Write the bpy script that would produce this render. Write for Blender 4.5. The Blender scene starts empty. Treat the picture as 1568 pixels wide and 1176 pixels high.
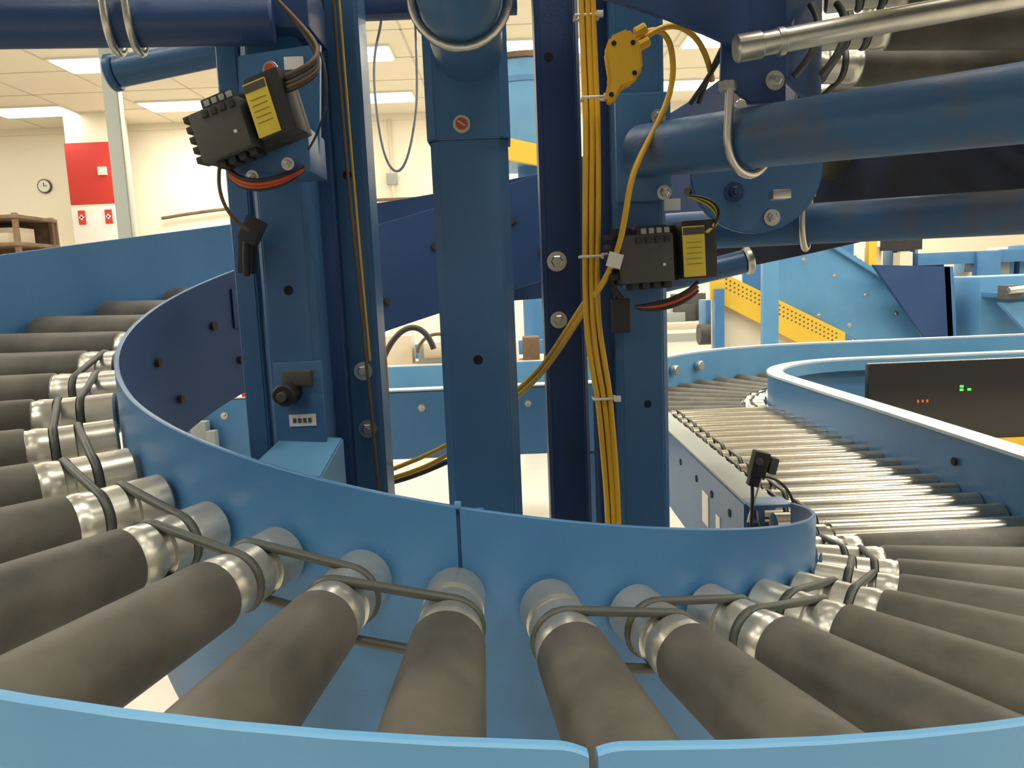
import bpy, bmesh, math, random
from mathutils import Vector, Matrix
random.seed(4)
S=bpy.context.scene
V=Vector
EYE=1.3
CX,CY=-.06,1.252
RI,RO=.522,.96
try: S.view_settings.view_transform='Standard'
except Exception: pass

# ---------------------------------------------------------------- materials
def mat(name,col,rough=.5,metal=0.,col2=None,nscale=8.,bump=0.,bscale=300.,emit=None,estr=0.,stretch=None,lo=.35,hi=.68):
    m=bpy.data.materials.new(name); m.use_nodes=True
    nt=m.node_tree; b=nt.nodes['Principled BSDF']
    b.inputs['Roughness'].default_value=rough; b.inputs['Metallic'].default_value=metal
    b.inputs['Base Color'].default_value=(*col,1)
    tc=nt.nodes.new('ShaderNodeTexCoord'); src=tc.outputs['Object']
    if stretch:
        mp=nt.nodes.new('ShaderNodeMapping'); mp.inputs['Scale'].default_value=stretch
        nt.links.new(src,mp.inputs['Vector']); src=mp.outputs['Vector']
    if col2:
        n=nt.nodes.new('ShaderNodeTexNoise'); n.inputs['Scale'].default_value=nscale; n.inputs['Detail'].default_value=7
        n.inputs['Roughness'].default_value=.6
        nt.links.new(src,n.inputs['Vector'])
        r=nt.nodes.new('ShaderNodeValToRGB'); r.color_ramp.elements[0].position=lo; r.color_ramp.elements[1].position=hi
        r.color_ramp.elements[0].color=(*col,1); r.color_ramp.elements[1].color=(*col2,1)
        nt.links.new(n.outputs['Fac'],r.inputs['Fac']); nt.links.new(r.outputs['Color'],b.inputs['Base Color'])
        mr=nt.nodes.new('ShaderNodeMapRange'); mr.inputs['To Min'].default_value=max(.05,rough-.08); mr.inputs['To Max'].default_value=min(1,rough+.12)
        nt.links.new(n.outputs['Fac'],mr.inputs['Value']); nt.links.new(mr.outputs['Result'],b.inputs['Roughness'])
    if bump:
        n2=nt.nodes.new('ShaderNodeTexNoise'); n2.inputs['Scale'].default_value=bscale; n2.inputs['Detail'].default_value=3
        nt.links.new(src,n2.inputs['Vector'])
        bp=nt.nodes.new('ShaderNodeBump'); bp.inputs['Strength'].default_value=bump; bp.inputs['Distance'].default_value=.002
        nt.links.new(n2.outputs['Fac'],bp.inputs['Height']); nt.links.new(bp.outputs['Normal'],b.inputs['Normal'])
    if emit:
        b.inputs['Emission Color'].default_value=(*emit,1); b.inputs['Emission Strength'].default_value=estr
    return m
M={}
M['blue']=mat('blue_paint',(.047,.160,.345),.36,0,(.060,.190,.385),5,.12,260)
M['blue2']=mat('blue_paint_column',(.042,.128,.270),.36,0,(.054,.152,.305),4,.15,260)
M['navy']=mat('dark_and_shaded_blue',(.015,.050,.150),.42,0,(.022,.062,.175),4,.15,260)  # dark blue parts, and the shade painted inside the inner rail
M['under']=mat('shaded_upper_rail_blue',(.008,.018,.055),.55,0,(.016,.018,.025),5,.2,150)  # shade under the upper deck, put into a darker blue
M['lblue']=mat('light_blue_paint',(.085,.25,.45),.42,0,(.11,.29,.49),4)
M['flange']=mat('worn_light_blue_flange',(.34,.47,.58),.45,0,(.58,.60,.56),9)
M['rust']=mat('dusty_blue_paint',(.035,.120,.26),.45,0,(.15,.095,.05),7,.3,120,lo=.5,hi=.78)
M['silver']=mat('galvanised_steel',(.64,.63,.57),.30,.82,(.48,.47,.41),14,.05,80)
M['steel2']=mat('polished_roller_steel',(.50,.48,.42),.20,1,(.36,.35,.30),10,.03,80)
M['zinc']=mat('zinc_plate',(.6,.58,.52),.35,1)
M['sleeve']=mat('roller_sleeve_grey',(.050,.047,.039),.55,0,(.118,.109,.088),10,.25,40)
M['belt']=mat('drive_belt_rubber',(.055,.060,.052),.45)
M['black']=mat('black_plastic',(.015,.015,.016),.5,0,(.025,.025,.025),20)
M['dgrey']=mat('dark_grey_plastic',(.062,.060,.057),.6,0,(.080,.078,.072),20)
M['yellow']=mat('yellow_cable',(.72,.42,.03),.4)
M['ylabel']=mat('yellow_label',(.72,.56,.05),.5)
M['yellowp']=mat('yellow_panel',(.72,.46,.04),.5)
M['white']=mat('white_plastic',(.75,.73,.68),.4)
M['orange']=mat('orange_cable',(.50,.07,.015),.4)
M['red']=mat('red_paint',(.55,.035,.025),.6)
M['wall']=mat('cream_wall',(.86,.80,.66),.9,0,(.83,.77,.63),.6)
M['ceil']=mat('ceiling_tile',(.80,.74,.61),.95,0,(.77,.71,.58),.7)
M['floor']=mat('concrete_floor',(.56,.53,.47),.6,0,(.43,.40,.35),1.2)
M['lamp']=mat('lamp_diffuser',(1,1,.95),.5,emit=(1,.98,.9),estr=6)
M['grey']=mat('grey_paint',(.30,.33,.31),.5)
M['brown']=mat('brown_cardboard',(.20,.13,.075),.8,0,(.11,.07,.042),6)
M['cream']=mat('cream_clutter',(.66,.58,.45),.8)
M['gridm']=mat('ceiling_runner',(.58,.53,.43),.8)
M['hole']=mat('hole_black',(.004,.006,.012),.8)
M['bolth']=mat('rusty_bolt',(.03,.022,.02),.6)
M['green']=mat('green_led',(0,.3,0),.5,emit=(.1,1,.1),estr=1.5)
M['amber']=mat('amber_led',(.3,.05,0),.5,emit=(1,.25,.04),estr=.4)
M['tint']=mat('smoked_panel',(.018,.016,.014),.22,0)
M['clear']=mat('clear_tube',(.75,.75,.78),.2)

# ---------------------------------------------------------------- helpers
def root(name,loc=(0,0,0),par=None):
    e=bpy.data.objects.new(name,None); e.location=loc; e.empty_display_size=.05
    S.collection.objects.link(e)
    if par: e.parent=par
    return e
def link(o,parent):
    if parent:
        o.parent=parent; o.matrix_parent_inverse=Matrix.Translation(-V(parent.location))
    return o
def add(name,me,parent=None,mats=()):
    o=bpy.data.objects.new(name,me); S.collection.objects.link(o)
    for m in mats: me.materials.append(M[m])
    return link(o,parent)
def smooth(me,ang=35):
    for p in me.polygons: p.use_smooth=True
    try: me.set_sharp_from_angle(angle=math.radians(ang))
    except Exception: pass
def frm(x,y=None):
    x=x.normalized()
    h=V((0,0,1)) if abs(x.z)<.95 else V((0,1,0))
    yv=h.cross(x).normalized(); z=x.cross(yv)
    return Matrix((x,yv,z)).transposed()
def bm_rev(bm,prof,M4,seg=28,mi=None):
    rings=[]
    for x,r in prof:
        if r<1e-6: rings.append([bm.verts.new(M4@V((x,0,0)))])
        else: rings.append([bm.verts.new(M4@V((x,r*math.cos(2*math.pi*i/seg),r*math.sin(2*math.pi*i/seg)))) for i in range(seg)])
    for k in range(len(rings)-1):
        a,b=rings[k],rings[k+1]; idx=mi[k] if mi else 0
        for i in range(seg):
            j=(i+1)%seg
            if len(a)==1 and len(b)==1: continue
            if len(a)==1: f=bm.faces.new((a[0],b[j],b[i]))
            elif len(b)==1: f=bm.faces.new((a[i],a[j],b[0]))
            else: f=bm.faces.new((a[i],a[j],b[j],b[i]))
            f.material_index=idx
def rev_obj(name,p1,p2,prof,mats,parent,seg=28,mi=None):
    p1=V(p1);p2=V(p2)
    bm=bmesh.new(); bm_rev(bm,prof,Matrix.Translation(p1)@frm(p2-p1).to_4x4(),seg,mi)
    bmesh.ops.recalc_face_normals(bm,faces=bm.faces)
    me=bpy.data.meshes.new(name); bm.to_mesh(me); bm.free(); smooth(me)
    return add(name,me,parent,mats)
def cyl(name,p1,p2,r,m,parent,seg=28,bev=.0):
    L=(V(p2)-V(p1)).length; b=bev or min(.15*r,.003)
    return rev_obj(name,p1,p2,[(0,0),(0,r-b),(b,r),(L-b,r),(L,r-b),(L,0)],[m],parent,seg)
def box(name,c,s,m,parent,rot=None,bev=.002):
    bm=bmesh.new(); bmesh.ops.create_cube(bm,size=1)
    for v in bm.verts: v.co=V((v.co.x*s[0],v.co.y*s[1],v.co.z*s[2]))
    if bev:
        b=min(bev,min(s)*.3)
        bmesh.ops.bevel(bm,geom=bm.edges[:],offset=b,segments=2,affect='EDGES',profile=.6)
    R=(rot.to_4x4() if rot else Matrix.Identity(4))
    bm.transform(Matrix.Translation(V(c))@R)
    me=bpy.data.meshes.new(name); bm.to_mesh(me); bm.free(); smooth(me,40)
    return add(name,me,parent,[m])
def prism(name,poly,z0,z1,m,parent,bev=.0015,axis='z'):
    bm=bmesh.new()
    def P(a,b,c): return V((a,b,c)) if axis=='z' else (V((a,c,b)) if axis=='y' else V((c,a,b)))
    lo=[bm.verts.new(P(x,y,z0)) for x,y in poly]; hi=[bm.verts.new(P(x,y,z1)) for x,y in poly]
    n=len(poly); bm.faces.new(lo); bm.faces.new(hi)
    for i in range(n): bm.faces.new((lo[i],lo[(i+1)%n],hi[(i+1)%n],hi[i]))
    bmesh.ops.recalc_face_normals(bm,faces=bm.faces)
    if bev: bmesh.ops.bevel(bm,geom=bm.edges[:],offset=bev,segments=2,affect='EDGES')
    me=bpy.data.meshes.new(name); bm.to_mesh(me); bm.free(); smooth(me,30)
    return add(name,me,parent,[m])
def tube(name,pts,r,m,parent,cyc=False,smoothc=True,res=3):
    cu=bpy.data.curves.new(name,'CURVE'); cu.dimensions='3D'; cu.bevel_depth=r; cu.bevel_resolution=res; cu.use_fill_caps=True
    sp=cu.splines.new('NURBS' if smoothc else 'POLY'); sp.points.add(len(pts)-1)
    for p,q in zip(sp.points,pts): p.co=(*q,1)
    if smoothc: sp.order_u=min(4,len(pts)); sp.use_endpoint_u=not cyc; sp.resolution_u=8
    sp.use_cyclic_u=cyc
    cu.materials.append(M[m])
    o=bpy.data.objects.new(name,cu); S.collection.objects.link(o)
    return link(o,parent)
def bolt(name,c,n,r,parent,m='zinc'):
    n=V(n).normalized(); c=V(c); T=Matrix.Translation(c)@frm(n).to_4x4()
    bm=bmesh.new()
    bm_rev(bm,[(0,0),(0,r),(.0018,r),(.0018,0)],T,20)
    bm_rev(bm,[(.0018,0),(.0018,r*.62),(.006,r*.62),(.0072,r*.5),(.0072,0)],T,6)
    bm_rev(bm,[(.007,0),(.007,r*.3),(.012,r*.3),(.012,0)],T,10)
    bmesh.ops.recalc_face_normals(bm,faces=bm.faces)
    me=bpy.data.meshes.new(name); bm.to_mesh(me); bm.free(); smooth(me,30)
    return add(name,me,parent,[m])
def disc(name,c,n,r,m,parent,t=.002):
    c=V(c); n=V(n).normalized()
    return cyl(name,c-n*.001,c+n*t,r,m,parent,20,.0003)

# ---------------------------------------------------------------- helix
def dtop(p): return .216-.0019*p if p<50 else .121-.00244*(p-50)
def hp(p,r,z): a=math.radians(p); return V((CX-r*math.sin(a),CY-r*math.cos(a),z))
def rail(name,p0,p1,r0,r1,topf,botf,mats,parent,step=2.5,bev=.0012):
    if isinstance(mats,str): mats=[mats]
    bm=bmesh.new(); n=max(2,int(abs(p1-p0)/step)); prev=None
    for i in range(n+1):
        p=p0+(p1-p0)*i/n; zt=EYE-topf(p); zb=EYE-botf(p); b=bev
        q=[hp(p,r0,zb),hp(p,r0,zt-b),hp(p,r0+b,zt),hp(p,r1-b,zt),hp(p,r1,zt-b),hp(p,r1,zb)]
        cur=[bm.verts.new(x) for x in q]
        if prev:
            for k in range(6):
                f=bm.faces.new((prev[k],prev[(k+1)%6],cur[(k+1)%6],cur[k]))
                if k==0 and len(mats)>1: f.material_index=1  # inside face takes a darker colour as painted shade
        else: bm.faces.new(cur)
        prev=cur
    bm.faces.new(prev)
    bmesh.ops.recalc_face_normals(bm,faces=bm.faces)
    me=bpy.data.meshes.new(name); bm.to_mesh(me); bm.free(); smooth(me,28)
    return add(name,me,parent,mats)
conv=root('spiral_roller_conveyor',(CX,CY,0))
PEND=600
def ibot(p):
    b=dtop(p)+(.36 if p<40 else .36-.125*min(1,(p-40)/30))
    if p>270:
        f=min(1,(p-270)/35)*(1-min(1,max(0,(p-352)/20))); t=.190+.0016*max(0,p-300); return b*(1-f)-t*f
    return b
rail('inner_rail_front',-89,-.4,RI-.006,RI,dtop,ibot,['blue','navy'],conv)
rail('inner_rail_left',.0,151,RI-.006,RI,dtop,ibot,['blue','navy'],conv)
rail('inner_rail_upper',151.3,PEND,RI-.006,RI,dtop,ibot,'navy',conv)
def otop(p):
    base=.037 if p<40 else .037+.038*min(1,(p-40)/60)
    if abs(p+5.13)<.9: base-=.004*(1-abs(p+5.13)/.9)**2   # rounded corners at the joint
    return dtop(p)-base
obot=lambda p: dtop(p)+.20+(.09*min(1,max(0,(p-150)/50)))
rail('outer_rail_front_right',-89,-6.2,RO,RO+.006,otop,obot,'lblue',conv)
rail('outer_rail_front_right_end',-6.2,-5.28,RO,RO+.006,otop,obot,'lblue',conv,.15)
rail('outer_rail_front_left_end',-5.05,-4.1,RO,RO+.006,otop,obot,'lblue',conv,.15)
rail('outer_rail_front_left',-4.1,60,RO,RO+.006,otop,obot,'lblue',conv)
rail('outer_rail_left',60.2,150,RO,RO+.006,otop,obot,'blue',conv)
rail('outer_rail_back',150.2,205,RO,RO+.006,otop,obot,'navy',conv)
rail('outer_rail_upper',205.2,PEND,RO,RO+.006,otop,obot,'under',conv)  # rail colour darkened to paint in the underside shade
box('rail_joint_plate',hp(-.2,RI-.009,EYE-dtop(0)-.12),(.05,.004,.23),'blue',conv)
box('rail_joint_tab',hp(-.2,RI-.003,EYE-dtop(0)+.001),(.007,.009,.006),'lblue',conv)
box('rail_splice_plate',hp(-5.1,RO-.004,EYE-dtop(-5)-.09),(.05,.004,.16),'blue2',conv)

RS=.0292
SIL=[(0,0),(0,.023),(.0015,.0272),(.004,RS),(.038,RS),(.0395,.0248),(.0475,.0248),(.049,RS),(.066,RS),(.0675,.0248),(.0755,.0248),(.077,RS),(.086,.0302),(.094,.0308),(.097,.0295),(.1015,.0295)]
SLV=[(.102,.0315),(.105,.0328),(.405,.0445),(.409,.042),(.409,0)]
PROF=SIL+SLV
MI=[0]*(len(SIL))+[1]*(len(SLV)-1)
G=(.0435,.0715)
bm=bmesh.new(); rollers=[]
p=-88.7
while p<PEND-3:
    a=math.radians(p)
    d=V((-math.sin(a),-math.cos(a),-.030)).normalized()
    o=hp(p,RI+.004,EYE-dtop(p)-.088)
    rollers.append((o,d,p)); bm_rev(bm,PROF,Matrix.Translation(o)@frm(d).to_4x4(),32 if p<320 else 16,MI)
    p+=9.9
bmesh.ops.recalc_face_normals(bm,faces=bm.faces)
me=bpy.data.meshes.new('tapered_rollers'); bm.to_mesh(me); bm.free(); smooth(me,35)
add('tapered_rollers',me,conv,['silver','sleeve'])
def belt(A,B,g,rg,parent,name='drive_belt',r=.0048,m='belt'):
    (o1,d1),(o2,d2)=A,B
    c1=o1+d1*g; c2=o2+d2*g; pts=[]
    for k,(c,d,o) in enumerate(((c1,d1,c2),(c2,d2,c1))):
        w=(c-o); w=(w-d*w.dot(d)).normalized(); n=d.cross(w)
        if n.z<0: n=-n
        rng=range(0,181,15) if k==0 else range(180,-1,-15)
        for t in rng:
            t=math.radians(t); pts.append(c+(n*math.cos(t)+w*math.sin(t))*rg)
    return tube(name,pts,r,m,parent,cyc=True,smoothc=False,res=2)
for i in range(len(rollers)-1):
    pa,pb=rollers[i][2],rollers[i+1][2]
    if pa>330: break
    if pa<-5 and pb>-8 and pb<5: continue
    belt(rollers[i][:2],rollers[i+1][:2],G[i%2],.0275,conv)
for k,(o,d,p) in enumerate(rollers):
    if 60<p<320 and k%2==0:
        disc('rail_bolt',hp(p,RI-.006,o.z+.005),-d,.0078,'bolth',conv,.007)
        disc('rail_bolt',hp(p+7,RI-.006,o.z-.065),-d,.0075,'bolth',conv,.007)
pz=hp(118,RI-.010,EYE-dtop(118)-.075); inw=(V((CX,CY,pz.z))-pz)
box('splice_plate',pz,(.004,.05,.075),'navy',conv,Matrix.Rotation(math.radians(90-118),3,'Z'),.001)
for z_ in (.014,-.012): bolt('plate_bolt',pz+inw.normalized()*.003+V((0,0,z_)),inw,.008,conv)

# ---------------------------------------------------------------- infeed straight + curve
cv2=root('curved_roller_conveyor',(1.0,2.4,0)); inf=cv2
ZR=EYE-.452-.026
bm=bmesh.new(); st=[]
y=1.262+.06
prof2=[(0,0),(0,.022),(.002,.0265),(.038,.0265),(.0395,.0225),(.0475,.0225),(.049,.0265),(.066,.0265),(.0675,.0225),(.0755,.0225),(.077,.0265),(.43,.0265),(.433,.022),(.433,0)]
while y<2.56:
    o=V((.480,y,ZR)); d=V((1,0,0)); st.append((o,d)); bm_rev(bm,prof2,Matrix.Translation(o)@frm(d).to_4x4(),24); y+=.0765
bmesh.ops.recalc_face_normals(bm,faces=bm.faces)
me=bpy.data.meshes.new('steel_rollers'); bm.to_mesh(me); bm.free(); smooth(me,35)
add('steel_rollers',me,inf,['steel2'])
for i in range(len(st)-1): belt(st[i],st[i+1],G[i%2],.0255,inf,r=.0038)
prism('side_channel',[(.405,.888),(.462,.888),(.462,.876),(.412,.876),(.412,.70),(.462,.70),(.462,.69),(.405,.69)],1.33,2.62,'blue2',inf,.0015,'y')
box('side_cover',(.434,1.98,.8915),(.055,1.3,.006),'grey',inf)
for yy in (1.42,1.55,1.68,1.84,2.0,2.2): disc('channel_hole',(.405,yy,.845),(-1,0,0),.008,'hole',inf)
box('channel_label',(.404,1.60,.80),(.002,.05,.07),'white',inf)
box('channel_label',(.404,1.50,.79),(.002,.03,.05),'white',inf)
box('under_tray',(.70,1.95,.70),(.40,1.25,.01),'navy',inf)
ZT=EYE-.356
C2=V((1.33,2.55,0)); R2=.45
def flange_path(off):
    pts=[(.925+off,1.0),(.905+off,1.8)]
    for t in range(0,91,6):
        a=math.radians(180-t); r=R2-off
        pts.append((C2.x+r*math.cos(a),C2.y+r*math.sin(a)))
    pts.append((3.4,C2.y+R2-off))
    return pts
def band(name,off0,off1,z0,z1,m,parent):
    A=flange_path(off0);B=flange_path(off1); bm=bmesh.new(); prev=None
    for a,b in zip(A,B):
        cur=[bm.verts.new((a[0],a[1],z0)),bm.verts.new((a[0],a[1],z1)),bm.verts.new((b[0],b[1],z1)),bm.verts.new((b[0],b[1],z0))]
        if prev:
            for k in range(4): bm.faces.new((prev[k],prev[(k+1)%4],cur[(k+1)%4],cur[k]))
        else: bm.faces.new(cur)
        prev=cur
    bm.faces.new(prev); bmesh.ops.recalc_face_normals(bm,faces=bm.faces)
    me=bpy.data.meshes.new(name); bm.to_mesh(me); bm.free(); smooth(me,30); return add(name,me,parent,[m])
band('side_rail',0,.006,ZT-.22,ZT,'blue',cv2)
band('top_flange',-.004,.050,ZT,ZT+.007,'flange',cv2)
band('inner_lip',.044,.050,ZT-.04,ZT,'lblue',cv2)
for yy,zz in ((1.55,-.05),(2.1,-.05)): disc('rail_hole',(.907,yy,ZT+zz),(-1,0,0),.009,'hole',cv2,.003)
bm=bmesh.new(); cr=[]
prof3=prof2[:11]+[(.078,.028),(.41,.034),(.413,.022),(.413,0)]
for t in range(4,95,8):
    a=math.radians(180-t); d=V((math.cos(a),math.sin(a),0)); o=C2+d*(R2+.012); o.z=ZR
    cr.append((o,d)); bm_rev(bm,prof3,Matrix.Translation(o)@frm(d).to_4x4(),20,[0]*11+[1]*3)
xx=1.33+.09
while xx<3.3:
    bm_rev(bm,prof3,Matrix.Translation((xx,C2.y+R2+.012,ZR))@frm(V((0,1,0))).to_4x4(),20,[0]*11+[1]*3); xx+=.09
bmesh.ops.recalc_face_normals(bm,faces=bm.faces)
me=bpy.data.meshes.new('rollers'); bm.to_mesh(me); bm.free(); smooth(me,35); add('rollers',me,cv2,['silver','sleeve'])
for i in range(len(cr)-1): belt(cr[i],cr[i+1],G[i%2],.0255,cv2,r=.0038)
def arcwall(name,c,r0,r1,a0,a1,z0,z1,m,parent,ext=None):
    bm=bmesh.new(); prev=None; L=[]
    for i in range(31):
        a=math.radians(a0+(a1-a0)*i/30); L.append(((c[0]+r0*math.cos(a),c[1]+r0*math.sin(a)),(c[0]+r1*math.cos(a),c[1]+r1*math.sin(a))))
    if ext: L.append(((ext,L[-1][0][1]),(ext,L[-1][1][1])))
    for a,b in L:
        cur=[bm.verts.new((*a,z0)),bm.verts.new((*a,z1)),bm.verts.new((*b,z1)),bm.verts.new((*b,z0))]
        if prev:
            for k in range(4): bm.faces.new((prev[k],prev[(k+1)%4],cur[(k+1)%4],cur[k]))
        else: bm.faces.new(cur)
        prev=cur
    bm.faces.new(prev); bmesh.ops.recalc_face_normals(bm,faces=bm.faces)
    me=bpy.data.meshes.new(name); bm.to_mesh(me); bm.free(); smooth(me,30); return add(name,me,parent,[m])
arcwall('outer_rail',C2,R2+.435,R2+.441,175,90,ZR-.1,EYE-.335,'lblue',cv2,3.4)
arcwall('outer_flange',C2,R2+.435,R2+.475,175,90,EYE-.335,EYE-.328,'flange',cv2,3.4)
for (x,y) in ((.43,1.5),(.43,2.5),(.93,1.5),(.93,2.4),(1.4,3.42),(2.6,3.42),(2.6,3.02)):
    box('support_leg',(x,y,.36),(.04,.04,.72),'blue2',cv2)
box('cross_member',(.68,1.5,.66),(.5,.04,.05),'blue2',inf); box('cross_member',(.68,2.4,.66),(.5,.04,.05),'blue2',inf)
for a_ in (150,140,128):
    a=math.radians(a_); q=V((C2.x+(R2+.43)*math.cos(a),C2.y+(R2+.43)*math.sin(a),.915)); n_=V((-math.cos(a),-math.sin(a),0))
    cyl('reflector',q,q+n_*.025,.02,'zinc',cv2)
a=math.radians(158); q=V((C2.x+(R2+.43)*math.cos(a),C2.y+(R2+.43)*math.sin(a),.905)); cyl('indicator',q,q+V((-math.cos(a),-math.sin(a),0))*.03,.018,'orange',cv2)
cab=root('control_panel_box',(1.7,2.5,0))
box('housing',(1.86,2.47,.860),(1.42,.03,.26),'tint',cab,bev=.006)
box('housing_base',(1.86,2.47,.665),(1.35,.05,.13),'yellowp',cab,bev=.005)
for i,(x,z) in enumerate(((1.45,.894),(1.475,.894),(1.45,.905))): box('green_led',(x,2.453,z),(.010,.004,.007),'green',cab,bev=0)
for i in range(3): box('amber_led',(1.31+.015*i,2.453,.862),(.005,.004,.009),'amber',cab,bev=0)
box('cabinet_foot',(1.4,2.47,.30),(.06,.06,.6),'grey',cab); box('cabinet_foot',(2.3,2.47,.30),(.06,.06,.6),'grey',cab)

# ---------------------------------------------------------------- steel support frame
FRAME=root('steel_support_frame')
def channel(w,d,c,t,cx,cy,yaw=0):
    o=[(-w/2,d),(-w/2,c),(-w/2+c,0),(w/2-c,0),(w/2,c),(w/2,d)]
    i=[(w/2-t,d),(w/2-t,c+t*.4),(w/2-c-t*.4,t),(-w/2+c+t*.4,t),(-w/2+t,c+t*.4),(-w/2+t,d)]
    a=math.radians(yaw); L=[]
    for x,y in o+i: L.append((cx+x*math.cos(a)-y*math.sin(a),cy+x*math.sin(a)+y*math.cos(a)))
    return L
ZC=2.9
colB=root('centre_column',(-.04,.95,0),FRAME)
prism('channel',channel(.094,.075,.011,.004,-.040,.952),0,ZC,'blue2',colB)
prism('upper_bracket',channel(.101,.08,.012,.004,-.040,.9475),1.47,ZC,'blue2',colB,.002)
box('base_plate',(-.04,.99,.006),(.2,.2,.012),'blue2',colB)
disc('screw_washer',(-.047,.947,1.487),(0,-1,0),.0105,'zinc',colB,.003)
disc('screw_head',(-.047,.944,1.487),(0,-1,0),.007,'orange',colB,.003)
box('screw_slot',(-.047,.9405,1.487),(.011,.002,.0022),'zinc',colB,Matrix.Rotation(.6,3,'Y'),0)
disc('hole',(-.041,.952,1.205),(0,-1,0),.006,'hole',colB,.0006)
colA=root('left_column',(-.278,.98,0),FRAME)
prism('channel',channel(.068,.07,.007,.004,-.279,.98),0,ZC,'blue2',colA)
prism('rear_channel',channel(.032,.05,.004,.004,-.343,1.02),0,ZC,'blue2',colA)
prism('side_post',[(-.272,1.14),(-.245,1.085),(-.226,1.08),(-.192,1.08),(-.186,1.086),(-.186,1.15)],0,ZC,'blue2',colA)
prism('inner_post',channel(.05,.05,.006,.004,-.262,1.12),0,ZC,'navy',colA)
prism('dark_web',[(-.252,1.045),(-.228,1.045),(-.228,1.08),(-.252,1.08)],0,ZC,'navy',colA)
disc('hole',(-.277,.98,1.30),(0,-1,0),.006,'hole',colA,.0006)
disc('hole',(-.213,1.08,1.453),(0,-1,0),.006,'hole',colA,.0006)
bolt('bolt',(-.209,1.08,1.183),(0,-1,0),.013,colA); bolt('bolt',(-.208,1.08,1.10),(0,-1,0),.013,colA)
bolt('bolt',(-.236,1.044,1.66),(0,-1,0),.013,colA)
box('base_plate',(-.27,1.05,.006),(.25,.2,.012),'blue2',colA)
colC=root('rear_column',(.078,1.1,0),FRAME)
prism('channel',channel(.06,.07,.006,.004,.080,1.095),0,ZC,'navy',colC)
bolt('bolt',(.070,1.094,1.325),(0,-1,0),.014,colC); bolt('bolt',(.070,1.094,1.243),(0,-1,0),.012,colC)
disc('hole',(.068,1.095,1.60),(0,-1,0),.006,'hole',colC,.0006)
box('base_plate',(.08,1.13,.006),(.16,.16,.012),'navy',colC)
colD=root('right_column',(.168,.98,0),FRAME)
prism('channel',channel(.066,.07,.007,.004,.169,.98),0,ZC,'blue2',colD)
prism('rear_channel',channel(.03,.05,.004,.004,.127,1.01),0,ZC,'navy',colD)
box('bracket_plate',(.172,.972,1.455),(.068,.012,.13),'blue2',colD,bev=.004)
disc('hole',(.174,.98,1.136),(0,-1,0),.005,'hole',colD,.0006)
bolt('bolt',(.196,.966,1.40),(0,-1,0),.009,colD); bolt('bolt',(.19,.966,1.49),(0,-1,0),.009,colD)
box('base_plate',(.16,1.01,.006),(.2,.2,.012),'blue2',colD)
box('tie_bar',(-.12,1.18,1.70),(.30,.03,.026),'navy',colB)
sw=root('stop_button_assembly',(-.275,.95,1.15),FRAME)
box('switch_plate',(-.272,.975,1.155),(.062,.008,.11),'blue2',sw,bev=.003)
box('switch_body',(-.27,.968,1.19),(.036,.02,.02),'dgrey',sw,bev=.003)
cyl('switch_knob',(-.281,.972,1.173),(-.283,.94,1.171),.0145,'black',sw); cyl('switch_tip',(-.283,.942,1.171),(-.284,.934,1.17),.006,'dgrey',sw)
box('label',(-.269,.970,1.135),(.034,.002,.015),'white',sw,bev=0)
for i in range(4): box('label_text',(-.279+.0065*i,.9685,1.135),(.004,.0006,.006),'dgrey',sw,bev=0)
bm=bmesh.new(); vs=[bm.verts.new(q) for q in ((-.325,.895,.98),(-.232,.895,.98),(-.222,.985,.98),(-.300,.985,.98),(-.325,.895,1.086),(-.232,.895,1.078),(-.222,.985,1.108),(-.300,.985,1.114))]
for f in ((0,1,2,3),(4,5,6,7),(0,1,5,4),(1,2,6,5),(2,3,7,6),(3,0,4,7)): bm.faces.new([vs[i] for i in f])
bmesh.ops.recalc_face_normals(bm,faces=bm.faces); bmesh.ops.bevel(bm,geom=bm.edges[:],offset=.002,segments=2,affect='EDGES')
me=bpy.data.meshes.new('foot_gusset'); bm.to_mesh(me); bm.free(); add('foot_gusset',me,sw,['lblue'])

def ubolt(name,c,axis,r,parent,down=True,leg=.05,t=.0046):
    ax=V(axis).normalized(); up=V((0,0,1)); s=ax.cross(up).normalized(); u=s.cross(ax).normalized()
    if u.z<0:u=-u
    sg=-1 if down else 1
    pts=[c+s*r-u*sg*leg]
    for t_ in range(0,181,12):
        a=math.radians(t_); pts.append(c+s*math.cos(a)*r+u*sg*math.sin(a)*r)
    pts.append(c-s*r-u*sg*leg)
    return tube(name,pts,t,'zinc',parent,smoothc=False)
def arm(name,p1,p2,r,m='blue2',ub=None):
    p1=V(p1);p2=V(p2); R_=root(name,p1,FRAME)
    cyl('tube',p1,p2,r,m,R_,40,.003)
    ax=(p2-p1)
    if ub is not None:
        for f in ub:
            c=p1+ax*f; ubolt('u_bolt',c,ax,r+.006,R_)
            s=ax.normalized().cross(V((0,0,1))).normalized()
            for sg in (1,-1):
                q=c+s*sg*(r+.006)+V((0,0,r+.012)); cyl('nut',q,q+V((0,0,.009)),.009,'zinc',R_,6,.0005)
    return R_
a1=arm('support_arm_a',(.165,.955,1.448),(.50,.50,1.412),.031,'rust',[.28])
a2=arm('support_arm_b',(.10,1.27,1.366),(.90,.83,1.357),.028,'rust',[.40])
a3=arm('support_arm_c',(.18,1.40,1.27),(.427,1.40,1.318),.021,'blue2')
a4=arm('support_arm_d',(-.036,.955,1.575),(-.034,.36,1.575),.041,'blue2',[.28])
a5=arm('support_arm_e',(-.26,.95,1.612),(-.72,.88,1.604),.026,'navy',[.33,.38])
a6=arm('support_arm_f',(-.30,1.30,1.71),(-.615,1.30,1.66),.024,'blue2')
cyl('end_cap',(-.615,1.30,1.66),(-.628,1.30,1.658),.029,'blue2',a6)
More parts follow.
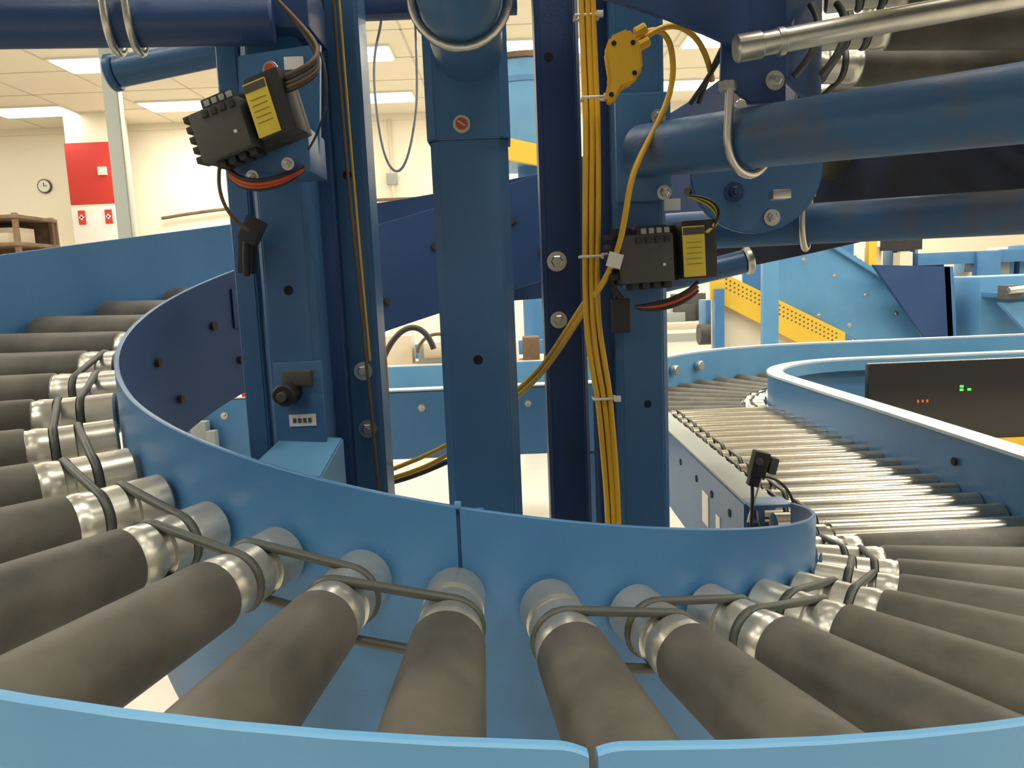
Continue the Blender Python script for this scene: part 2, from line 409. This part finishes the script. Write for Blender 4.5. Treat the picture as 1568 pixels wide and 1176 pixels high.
cyl('end_cap',(.427,1.40,1.318),(.440,1.40,1.3205),.025,'zinc',a3)
box('head_plate',(-.27,1.0,1.63),(.10,.10,.05),'navy',a5,bev=.004)
gus=root('gusset_bracket',(.32,1.05,1.42),FRAME)
hm=[(.335+.088*math.cos(math.radians(a)),1.435+.085*math.sin(math.radians(a))) for a in range(180,361,10)]
hm=[(.247,1.44)]+hm+[(.423,1.44)]
prism('half_moon_plate',hm,1.045,1.055,'blue2',gus,.001,'y')
bolt('bolt',(.305,1.044,1.405),(0,-1,0),.013,gus,'navy'); bolt('bolt',(.355,1.044,1.37),(0,-1,0),.011,gus)
box('clamp_block',(.350,1.0,1.395),(.024,.02,.012),'zinc',gus,bev=.003)
rod=root('tie_rod',(.25,.8,1.52),FRAME)
cyl('rod',(.235,.80,1.519),(.56,.79,1.562),.0115,'silver',rod); cyl('collar',(.235,.80,1.519),(.262,.80,1.5225),.0135,'silver',rod); cyl('collar',(.275,.80,1.524),(.285,.80,1.5255),.0135,'silver',rod)
br=root('hanger_bracket',(.27,.85,1.5),FRAME)
prism('plate',[(.235,1.60),(.232,1.50),(.262,1.475),(.30,1.475),(.30,1.60)],.84,.848,'navy',br,.001,'y')
bolt('bolt',(.288,.84,1.497),(0,-1,0),.010,br); cyl('bolt_shank',(.25,.86,1.475),(.25,.83,1.472),.006,'zinc',br)
cyl('nut',(.252,.85,1.478),(.252,.85,1.492),.008,'zinc',br,6)
for i in range(3): tube('idler_belt',[(.33+.03*i,.93,1.60),(.335+.03*i,.90,1.57),(.325+.03*i,.89,1.54),(.30+.03*i,.90,1.515)],.004,'belt',br)
for (x,y,z) in ((-.28,1.05,2.2),(.17,1.05,2.2),(-.04,1.0,2.35)):
    cyl('deck_arm',(x,y,z),(x+(x-CX)*1.2,y+(.2),z),.026,'navy',colB)

# ---------------------------------------------------------------- motor drive cards
def card(name,c,rotz,tilt):
    R_=root(name,c); c=V(c)
    rot=Matrix.Rotation(math.radians(rotz),3,'Z')@Matrix.Rotation(math.radians(tilt),3,'Y')
    def B(n,l,s,m,b=.002): return box(n,c+rot@V(l),s,m,R_,rot,b)
    B('base',(0,0.006,0),(.112,.022,.064),'black',.004)
    B('left_housing',(-.026,-.012,-.004),(.062,.028,.054),'dgrey',.004)
    B('top_step',(-.02,-.014,.026),(.036,.022,.012),'black')
    for i in range(4): B('port',(-.036+.011*i,-.0265,.016),(.007,.003,.007),'black',.0005)
    for i in range(4): B('led_port',(-.030+.009*i,-.0255,.026),(.006,.003,.006),'grey',.0005)
    for i in range(5): B('terminal',(-.062,-.006,-.022+.011*i),(.012,.022,.007),'black',.001)
    for i in range(4): B('bottom_terminal',(-.04+.013*i,-.008,-.034),(.009,.02,.009),'black',.001)
    B('right_housing',(.036,-.010,.002),(.042,.030,.066),'black',.004)
    B('yellow_label',(.028,-.0262,.0),(.026,.002,.056),'ylabel',.0003)
    for i in range(5): B('label_text',(.028,-.0275,.010-.006*i),(.018,.0006,.0005),'brown',0)
    B('label_band',(.028,-.0275,.0225),(.025,.0006,.008),'dgrey',0)
    B('led',(-.008,-.027,-.012),(.003,.002,.003),'white',0)
    return R_
k1=card('motor_drive_card',(-.268,.86,1.481),-12,-15)
k2=card('motor_drive_card',(.178,.895,1.324),10,-2)
box('mount_bracket',(-.262,.925,1.455),(.095,.08,.05),'blue2',k1,bev=.003); box('mount_bracket',(.178,.945,1.315),(.07,.05,.06),'blue2',k2,bev=.003)
bolt('screw',(-.235,.868,1.437),(0,-1,0),.007,k1); bolt('screw',(-.275,.868,1.425),(0,-1,0),.007,k1)
box('card_label',(-.235,.925,1.558),(.022,.002,.014),'white',k1,bev=0)
disc('screw_washer',(-.262,.925,1.552),(0,-1,0),.009,'zinc',k1); disc('screw_head',(-.262,.922,1.552),(0,-1,0),.006,'orange',k1)
prism('card_backplate',[(-.31,1.44),(-.215,1.45),(-.205,1.58),(-.30,1.57)],.93,.94,'blue2',k1,.001,'y')
for i,(m,off) in enumerate((('orange',0),('black',.004),('black',-.005),('orange',-.004))):
    tube('lead',[(-.30,.87,1.43+off),(-.285,.86,1.415+off),(-.25,.85,1.412+off),(-.225,.86,1.425+off),(-.222,.9,1.44)],.0025,m,k1)
for i in range(5):
    o=i*.004
    tube('lead',[(-.222,.835,1.505+o),(-.20,.80,1.50+o),(-.183,.82,1.515+o),(-.19,.86,1.545+o),(-.225,.9,1.60),(-.26,.9,1.64)],.0019,('black','brown','dgrey')[i%3],k1)
tube('sensor_wire',[(-.19,.86,1.55),(-.175,.85,1.51),(-.19,.85,1.47),(-.21,.86,1.45)],.0012,'black',k1)
tube('lead',[(-.31,.87,1.44),(-.318,.87,1.41),(-.31,.87,1.385),(-.295,.9,1.37)],.002,'brown',k1)
box('connector',(-.300,.93,1.372),(.022,.02,.03),'black',k1,Matrix.Rotation(.5,3,'Y'))
box('connector',(-.318,.96,1.345),(.018,.02,.045),'black',k1,Matrix.Rotation(.1,3,'Y'))
tube('lead',[(-.30,.93,1.385),(-.315,.94,1.36),(-.318,.95,1.32)],.004,'black',k1)
for off in (0,.005,-.004):
    tube('lead',[(.215,.88,1.285+off),(.195,.865,1.268+off),(.165,.87,1.262+off),(.145,.885,1.265)],.0024,'orange' if off==0 else 'black',k2)
box('connector',(.130,.90,1.255),(.02,.02,.04),'black',k2)
tube('lead',[(.130,.895,1.275),(.115,.89,1.29),(.118,.885,1.305),(.128,.885,1.31)],.004,'black',k2)
box('tag',(.117,.845,1.318),(.016,.001,.016),'white',k2,Matrix.Rotation(.3,3,'Y'),0)
for i in range(4): tube('lead',[(.222+.002*i,.88,1.345),(.247,.875,1.355+.004*i),(.245,.89,1.375+.003*i),(.215,.92,1.39)],.002,'black' if i%2 else 'ylabel',k2)
box('column_label',(.205,.962,1.385),(.02,.002,.014),'white',k2,bev=0)

# ---------------------------------------------------------------- yellow cables
yc=root('yellow_cable_bundle',(.11,.93,1.3))
for i in range(6):
    ox=(i%3-1)*.0068; oy=(i//3)*.007; j=random.uniform(-.0025,.0025); j2=random.uniform(-.003,.003)
    tube('cable',[(.103+ox,.95+oy,2.6),(.103+ox,.94+oy,1.622),(.108+ox+j,.925+oy,1.493),(.104+ox+j2,.92+oy,1.41),(.100+ox*1.1,.915+oy,1.335),(.098+ox+j,.915+oy,1.27),(.106+ox+j2*2,.917+oy,1.2),(.112+ox*1.1,.92+oy,1.153),(.118+ox+j*1.5,.93+oy,1.07),(.123+ox,.94+oy,.99),(.125+ox,.95+oy,.5)],.0034,'yellow',yc)
for z,x,y in ((1.505,.108,.921),(1.325,.100,.914),(1.155,.112,.921),(1.60,.104,.938)):
    tube('cable_tie',[(x-.014,y-.006,z),(x+.014,y-.006,z),(x+.014,y+.012,z),(x-.014,y+.012,z)],.0017,'white',yc,cyc=True,smoothc=False); box('tie_head',(x+.014,y-.007,z),(.008,.006,.007),'white',yc,bev=.001)
tube('branch_cable',[(.15,.915,1.565),(.185,.91,1.585),(.203,.92,1.55),(.196,.92,1.50),(.165,.90,1.45),(.14,.875,1.41),(.132,.86,1.36),(.118,.86,1.31),(.10,.895,1.28)],.0034,'yellow',yc)
tube('branch_cable',[(.15,.905,1.555),(.18,.90,1.575),(.21,.92,1.585),(.24,.93,1.56),(.252,.95,1.525)],.0034,'yellow',yc)
for q in range(2):
    e=q*.009
    tube('branch_cable',[(.098,.925,1.28-e),(.085,.95,1.26-e),(.05,1.03,1.19-e),(.015,1.1,1.15-e),(-.05,1.16,1.09-e),(-.112,1.2,1.04-e*2),(-.17,1.2,1.02-e*2),(-.24,1.2,.995-e)],.0036,'yellow',yc)
    tube('branch_cable',[(-.19-e,1.14,1.23),(-.185-e,1.14,1.17),(-.19-e,1.14,1.11),(-.215-e,1.16,1.04),(-.24,1.2,1.0)],.0036,'yellow',yc)
tube('branch_cable',[(-.196,1.14,1.30),(-.178,1.14,1.15),(-.185,1.14,1.09),(-.225,1.18,1.0)],.0026,'black',yc)
tube('black_cable',[(-.24,1.2,.985),(-.18,1.25,.975),(-.12,1.28,1.0),(-.06,1.3,1.02)],.005,'black',yc)
tp=root('cable_splitter',(.14,.92,1.54))
sp_=[(.118,1.565),(.124,1.58),(.145,1.588),(.158,1.57),(.160,1.545),(.150,1.53),(.136,1.525),(.127,1.508),(.117,1.512),(.122,1.535)]
prism('body',[(x*1.0-.001,z-.018) for x,z in sp_],.885,.902,'yellow',tp,.003,'y')
for x,z in ((.127,1.554),(.148,1.554),(.149,1.522),(.123,1.500)): disc('hole',(x,.885,z),(0,-1,0),.0028,'hole',tp,.0005)
for x,z in ((.155,1.552),(.152,1.566)): cyl('nut',(x,.895,z),(x+.012,.895,z+.006),.006,'yellow',tp,10)
tube('black_lead',[(.235,.95,1.50),(.245,.94,1.53),(.26,.93,1.56)],.003,'black',tp); tube('black_lead',[(.225,.95,1.50),(.24,.94,1.52),(.255,.93,1.545)],.003,'black',tp)
wt=root('hanging_air_tube',(-.17,1.2,1.6))
tube('tube',[(-.150,1.2,2.1),(-.154,1.2,1.718),(-.187,1.2,1.66),(-.188,1.2,1.58),(-.182,1.2,1.50),(-.165,1.2,1.465),(-.145,1.2,1.48),(-.125,1.2,1.56),(-.12,1.2,1.62),(-.118,1.2,2.1)],.002,'clear',wt)
cw=root('conduit_wire',(-.19,1.0,1.5)); tube('wire',[(-.21,1.05,2.2),(-.212,1.05,1.63),(-.205,1.05,1.4),(-.198,1.05,1.2),(-.196,1.07,1.0)],.0022,'brown',cw); tube('wire',[(-.203,1.05,2.2),(-.206,1.05,1.63),(-.198,1.05,1.4),(-.193,1.05,1.2)],.0016,'yellow',cw)

sn=root('photo_sensor',(.41,1.25,.98))
rs=Matrix.Rotation(.25,3,'Y')
box('sensor_body',(.405,1.25,.982),(.026,.022,.044),'black',sn,rs,.003); box('sensor_head',(.427,1.25,.979),(.014,.022,.028),'dgrey',sn,rs,.003)
cyl('lens',(.402,1.239,.989),(.402,1.235,.989),.006,'dgrey',sn); box('sensor_neck',(.396,1.25,.954),(.018,.016,.018),'black',sn,rs)
tube('cable',[(.394,1.25,.945),(.396,1.25,.92),(.392,1.25,.89),(.39,1.25,.80)],.003,'black',sn)
tube('bracket_stem',[(.412,1.26,.955),(.405,1.27,.92),(.40,1.29,.87)],.0025,'zinc',sn)
tube('cable_loop',[(.42,1.27,.955),(.445,1.28,.95),(.47,1.29,.93),(.478,1.29,.90)],.0025,'black',sn)
box('stand',(.435,1.30,.900),(.07,.05,.006),'blue2',sn)

# ---------------------------------------------------------------- mid background conveyor
mb=root('lower_conveyor_frame',(-.4,2.5,0))
prism('side_channel',[(2.50,.952),(2.56,.952),(2.56,.94),(2.506,.94),(2.506,.74),(2.56,.74),(2.56,.73),(2.50,.73)],-1.08,.32,'blue',mb,0,'x')
box('cover_strip',(-.4,2.53,.958),(1.4,.06,.006),'flange',mb)
for x in (-.95,-.8,-.30,-.05,.05): bolt('bolt',(x,2.5,.90),(0,-1,0),.012,mb)
for x in (-1.0,.25): box('leg',(x,2.53,.36),(.05,.05,.73),'blue2',mb)
box('end_bracket',(-1.02,2.47,.86),(.05,.04,.06),'grey',mb); box('end_bracket',(-.98,2.46,.82),(.03,.03,.08),'grey',mb)
box('indicator',(-.86,2.48,.975),(.03,.03,.02),'red',mb)
nb=root('transfer_conveyor',(-.2,3.5,0))
box('belt_bed',(-.25,3.75,.90),(1.7,.5,.04),'cream',nb,bev=.004); box('side_rail',(-.25,3.45,.865),(1.8,.03,.15),'lblue',nb,bev=.003); box('side_rail',(-.25,4.05,.90),(1.8,.03,.18),'blue',nb,bev=.003)
for x in (-1,.5):
    for y in (3.45,4.05): box('leg',(x,y,.4),(.05,.05,.8),'blue2',nb)
box('motor_block',(-.36,3.8,.97),(.18,.14,.10),'grey',nb); cyl('motor',( -.42,3.75,.99),(-.24,3.75,.99),.05,'cream',nb); box('box',(-.55,3.8,.99),(.14,.14,.14),'cream',nb)
tube('wire',[(-.25,3.7,1.0),(-.30,3.65,1.10),(-.42,3.65,1.08),(-.45,3.7,.98)],.008,'brown',nb)
tube('wire',[(-.15,3.6,1.0),(-.10,3.6,1.12),(-.02,3.6,1.05),(.02,3.6,.95)],.01,'orange',nb)
tube('hose',[(-.60,3.6,.96),(-.52,3.6,1.14),(-.40,3.6,1.15),(-.36,3.6,1.0)],.014,'black',nb)
for x in (.0,.10,.30): box('parcel',(x,3.75,.97),(.08,.12,.10+x*.2),'white' if x<.1 else 'brown',nb,bev=.005)

# ---------------------------------------------------------------- far machinery right
ic=root('incline_belt_conveyor',(2,5,0))
prism('side_plate',[(1.70,1.47),(2.02,1.47),(2.85,.93),(2.85,.80),(2.3,.80),(1.70,1.12)],4.98,5.02,'lblue',ic,.004,'y')
prism('side_plate_far',[(1.70,1.47),(2.02,1.47),(2.85,.93),(2.85,.80),(2.4,.80),(1.70,1.20)],5.6,5.64,'blue',ic,.004,'y')
prism('edge_rib',[(1.70,1.49),(2.03,1.49),(2.87,.95),(2.85,.92),(2.02,1.46),(1.70,1.46)],4.95,4.98,'lblue',ic,.003,'y')
prism('perforated_chute',[(1.28,1.30),(1.36,1.30),(2.14,.89),(2.14,.80),(1.90,.80),(1.28,1.14)],4.90,4.93,'yellowp',ic,.002,'y')
for i in range(28):
    for j in range(3):
        x=1.38+i*.026; z=1.29-(x-1.36)*.527-.022-.028*j; disc('perforation',(x,4.90,z),(0,-1,0),.006,'brown',ic,.002)
prism('chute_skirt',[(1.30,1.17),(1.90,.80),(1.30,.80)],4.95,4.97,'cream',ic,.002,'y')
for x,z in ((1.9,1.36),(2.1,1.25),(2.3,1.12),(2.5,.99),(2.0,1.0),(2.2,.93)): bolt('bolt',(x,4.98,z),(0,-1,0),.016,ic)
box('post',(1.52,4.5,.75),(.09,.05,1.5),'lblue',ic); box('leg',(2.8,5.3,.4),(.07,.07,.8),'blue',ic); box('leg',(1.33,4.9,.6),(.06,.06,1.2),'blue',ic)
box('drive_box',(1.45,5.2,1.0),(.3,.2,.25),'blue',ic,bev=.01); cyl('drive_motor',(1.25,5.1,.9),(1.5,5.1,.9),.07,'dgrey',ic)
bn=root('sorting_bin',(2.5,5,0))
prism('bin_front',[(2.26,1.31),(2.74,1.28),(2.78,.80),(2.62,.80)],4.80,4.83,'navy',bn,.003,'y'); prism('bin_side',[(2.70,1.28),(2.76,1.28),(2.80,.80),(2.74,.80)],4.80,5.2,'blue',bn,.003,'y')
box('bin_leg',(2.70,5.0,.4),(.06,.06,.82),'blue',bn)
mc=root('sorter_machine',(3.1,4.8,0))
box('body',(3.40,5.0,1.02),(1.0,.5,.38),'lblue',mc,bev=.01); box('deck',(3.36,4.7,1.10),(.9,.4,.03),'blue',mc); box('lower_body',(3.40,5.0,.5),(.95,.45,.7),'blue',mc)
cyl('roller',(2.88,4.45,1.13),(3.6,4.45,1.17),.022,'silver',mc); box('mount',(2.92,4.5,1.12),(.08,.1,.08),'dgrey',mc); box('mount',(3.15,4.5,1.12),(.06,.1,.06),'grey',mc)
prism('side_wedge',[(2.86,1.06),(3.3,1.06),(3.3,.86),(3.05,.86)],4.5,4.53,'lblue',mc,.003,'y'); box('wedge_leg',(3.2,4.52,.43),(.06,.04,.86),'blue',mc)
fr=root('far_sorting_line',(4,8,0))
box('bench',(4.6,8,.95),(3.6,.6,.1),'blue',fr)
for x in (3.0,6.2): box('bench_leg',(x,8,.45),(.1,.5,.9),'blue',fr)
box('post',(3.4,7.8,1.4),(.12,.08,2.0),'blue',fr); box('post',(3.65,7.8,1.35),(.08,.08,1.8),'yellowp',fr); box('machine',(3.05,8.0,1.35),(.35,.4,.7),'lblue',fr); box('monitor',(3.95,7.8,1.6),(.4,.05,.3),'black',fr); box('counter',(4.9,7.9,1.35),(1.6,.3,.12),'blue',fr)
rr=random.Random(3)
for i in range(46):
    x=3.0+rr.random()*3.2; w=.06+rr.random()*.18; h=.08+rr.random()*.45
    box('parcel',(x,7.8+rr.random()*.4,1.0+h/2),(w,.2,h),rr.choice(['cream','white','cream','grey','lblue','brown','dgrey','blue']),fr,bev=.006)
cl=root('work_table',(1.0,6,0))
box('top',(1.3,6.3,.90),(1.6,.7,.05),'cream',cl)
for x in (.6,2.0): box('leg',(x,6.3,.44),(.06,.5,.88),'blue',cl)
for i in range(16):
    x=.6+rr.random()*1.3; w=.08+rr.random()*.2; h=.06+rr.random()*.2
    box('parcel',(x,6.1+rr.random()*.3,.925+h/2),(w,.15,h),rr.choice(['cream','white','orange','grey','lblue','dgrey']),cl,bev=.006)
oc=root('overhead_spiral_chute',(.15,6,0))
cyl('drum',(.2,6,2.15),(.2,6,2.86),.34,'lblue',oc,40); cyl('drum_rim',(.2,6,2.86),(.2,6,2.90),.36,'brown',oc,40)
cyl('drum_band',(.2,6,2.7),(.2,6,2.74),.348,'blue',oc,40)
prism('yellow_chute',[(-.3,2.38),(-.3,2.22),(.5,2.04),(.5,2.18)],5.55,5.6,'yellowp',oc,.003,'y')
cyl('mast',(.2,6,0),(.2,6,2.2),.09,'blue',oc)

# ---------------------------------------------------------------- room
def slab(name,c,s,m): return box(name,c,s,m,None,bev=0)
slab('floor',(0,6,-.05),(26,22,.1),'floor')
slab('ceiling',(0,6,4.55),(26,22,.1),'ceil')
slab('wall_back',(0,15.1,2.25),(26,.2,4.5),'wall')
slab('wall_left',(-12,6,2.25),(.2,22,4.5),'wall')
slab('wall_right',(12,6,2.25),(.2,22,4.5),'wall')
slab('baseboard_back',(0,14.98,.08),(23.6,.04,.16),'grey')
slab('trim_1',(0,14.97,4.44),(23.6,.06,.12),'ceil')
gr=root('ceiling_grid',(0,6,4.5))
for i in range(-9,10): box('runner_y',(i*1.22,6,4.498),(.03,21,.006),'gridm',gr,bev=0)
for i in range(16): box('runner_x',(0,-3+i*1.2,4.498),(23,.03,.006),'gridm',gr,bev=0)
pos=[]
for y in (13.6,11.1,8.4,5.6,2.9,.3,-2.2):
    for x in (-10.5,-7.95,-5.4,-2.1,.6,3.2,5.9,8.6): pos.append((x,y))
for i,(x,y) in enumerate(pos):
    r_=root('ceiling_light',(x,y,4.47)); box('housing',(x,y,4.485),(1.3,.68,.03),'white',r_,bev=0); box('diffuser',(x,y,4.463),(1.2,.6,.014),'lamp',r_,bev=0)
    if abs(x)<9 and (i%2==0 or y<6):
        l=bpy.data.lights.new('lamp_light','AREA'); l.shape='RECTANGLE'; l.size=1.2; l.size_y=.6; l.energy=78 if y>7 else 42; l.color=(1,.93,.79)
        o=bpy.data.objects.new('lamp_light',l); o.location=(x,y,4.44); S.collection.objects.link(o); link(o,r_)
pl=root('building_pillar',(-7.2,14,0))
box('pillar_core',(-7.2,14.2,2.25),(.82,.6,4.5),'wall',pl,bev=.01); box('red_band',(-7.2,13.93,3.47),(.86,.1,1.05),'red',pl,bev=.005); box('white_band',(-7.2,13.93,2.3),(.86,.1,1.2),'white',pl,bev=.005)
for x in (-7.45,-6.98): box('sign',(x,13.87,2.72),(.12,.02,.24),'red',pl,bev=0); box('sign_cross',(x,13.855,2.72),(.03,.012,.09),'white',pl,bev=0); box('sign_cross_bar',(x,13.855,2.72),(.08,.012,.03),'white',pl,bev=0)
box('alarm_box',(-7.0,13.86,3.5),(.14,.06,.14),'white',pl)
ck=root('wall_clock',(-8.68,15,3.44)); cyl('case',(-8.68,15,3.44),(-8.68,14.95,3.44),.13,'dgrey',ck); cyl('face',(-8.68,14.96,3.44),(-8.68,14.944,3.44),.11,'white',ck)
box('hand',(-8.68,14.94,3.47),(.012,.004,.07),'black',ck,bev=0); box('hand',(-8.65,14.94,3.44),(.06,.004,.012),'black',ck,bev=0)
gp=root('conduit_pole',(-3.86,8,0)); box('pole',(-3.86,8,2.25),(.14,.10,4.5),'grey',gp,bev=.01); box('pole_base',(-3.86,8,.02),(.3,.3,.04),'grey',gp); cyl('conduit',(-3.76,7.95,0),(-3.76,7.95,4.5),.02,'zinc',gp)
sh=root('storage_rack',(-7.2,9.3,0)); sx=-.62
for z in (.6,1.4,1.95,2.26): box('shelf',(-7.0+sx,9.3,z),(4.2,.8,.04),'brown',sh)
for x in (-9.05,-7,-4.95): box('upright',(x+sx,8.95,1.15),(.05,.05,2.3),'brown',sh); box('upright',(x+sx,9.65,1.15),(.05,.05,2.3),'brown',sh)
box('rack_back',(-7.0+sx,9.69,1.3),(4.2,.02,1.9),'brown',sh)
for i in range(40):
    x=-8.9+sx+rr.random()*3.8; z=rr.choice([.62,1.42,1.97,1.97]); h=.10+rr.random()*.1
    box('carton',(x,9.2+rr.random()*.2,z+h/2),(.2+rr.random()*.3,.35,h),rr.choice(['brown','cream','grey','brown']),sh,bev=.006)
wc=root('wall_conduit',(0,14.9,3)); tube('pipe',[(-6.5,14.9,2.75),(-5,14.9,2.95),(-3,14.9,2.9),(3,14.9,2.95),(9,14.9,2.9)],.03,'brown',wc)
for x in (-2.1,-.6): tube('drop_pipe',[(x,14.92,4.4),(x,14.92,3.3),(x+.05,14.92,2.2)],.035,'cream',wc,smoothc=False)
box('junction_box',(-2.1,14.9,3.3),(.2,.1,.2),'grey',wc)

# ---------------------------------------------------------------- world, camera
w=bpy.data.worlds.new('World'); S.world=w; w.use_nodes=True
bg=w.node_tree.nodes['Background']; bg.inputs[0].default_value=(1,.94,.84,1); bg.inputs[1].default_value=.36
th=math.radians(7.6); ro=math.radians(2.35)
Fv=V((0,math.cos(th),-math.sin(th)));R0=V((1,0,0));U0=V((0,math.sin(th),math.cos(th)))
Rv=R0*math.cos(ro)-U0*math.sin(ro);Uv=R0*math.sin(ro)+U0*math.cos(ro)
cam=bpy.data.cameras.new('camera'); co=bpy.data.objects.new('camera',cam); S.collection.objects.link(co)
m3=Matrix((Rv,Uv,-Fv)).transposed().to_4x4(); m3.translation=V((0,0,EYE)); co.matrix_world=m3
cam.sensor_width=36; cam.lens=27.05; cam.clip_start=.02; cam.clip_end=100
S.camera=co
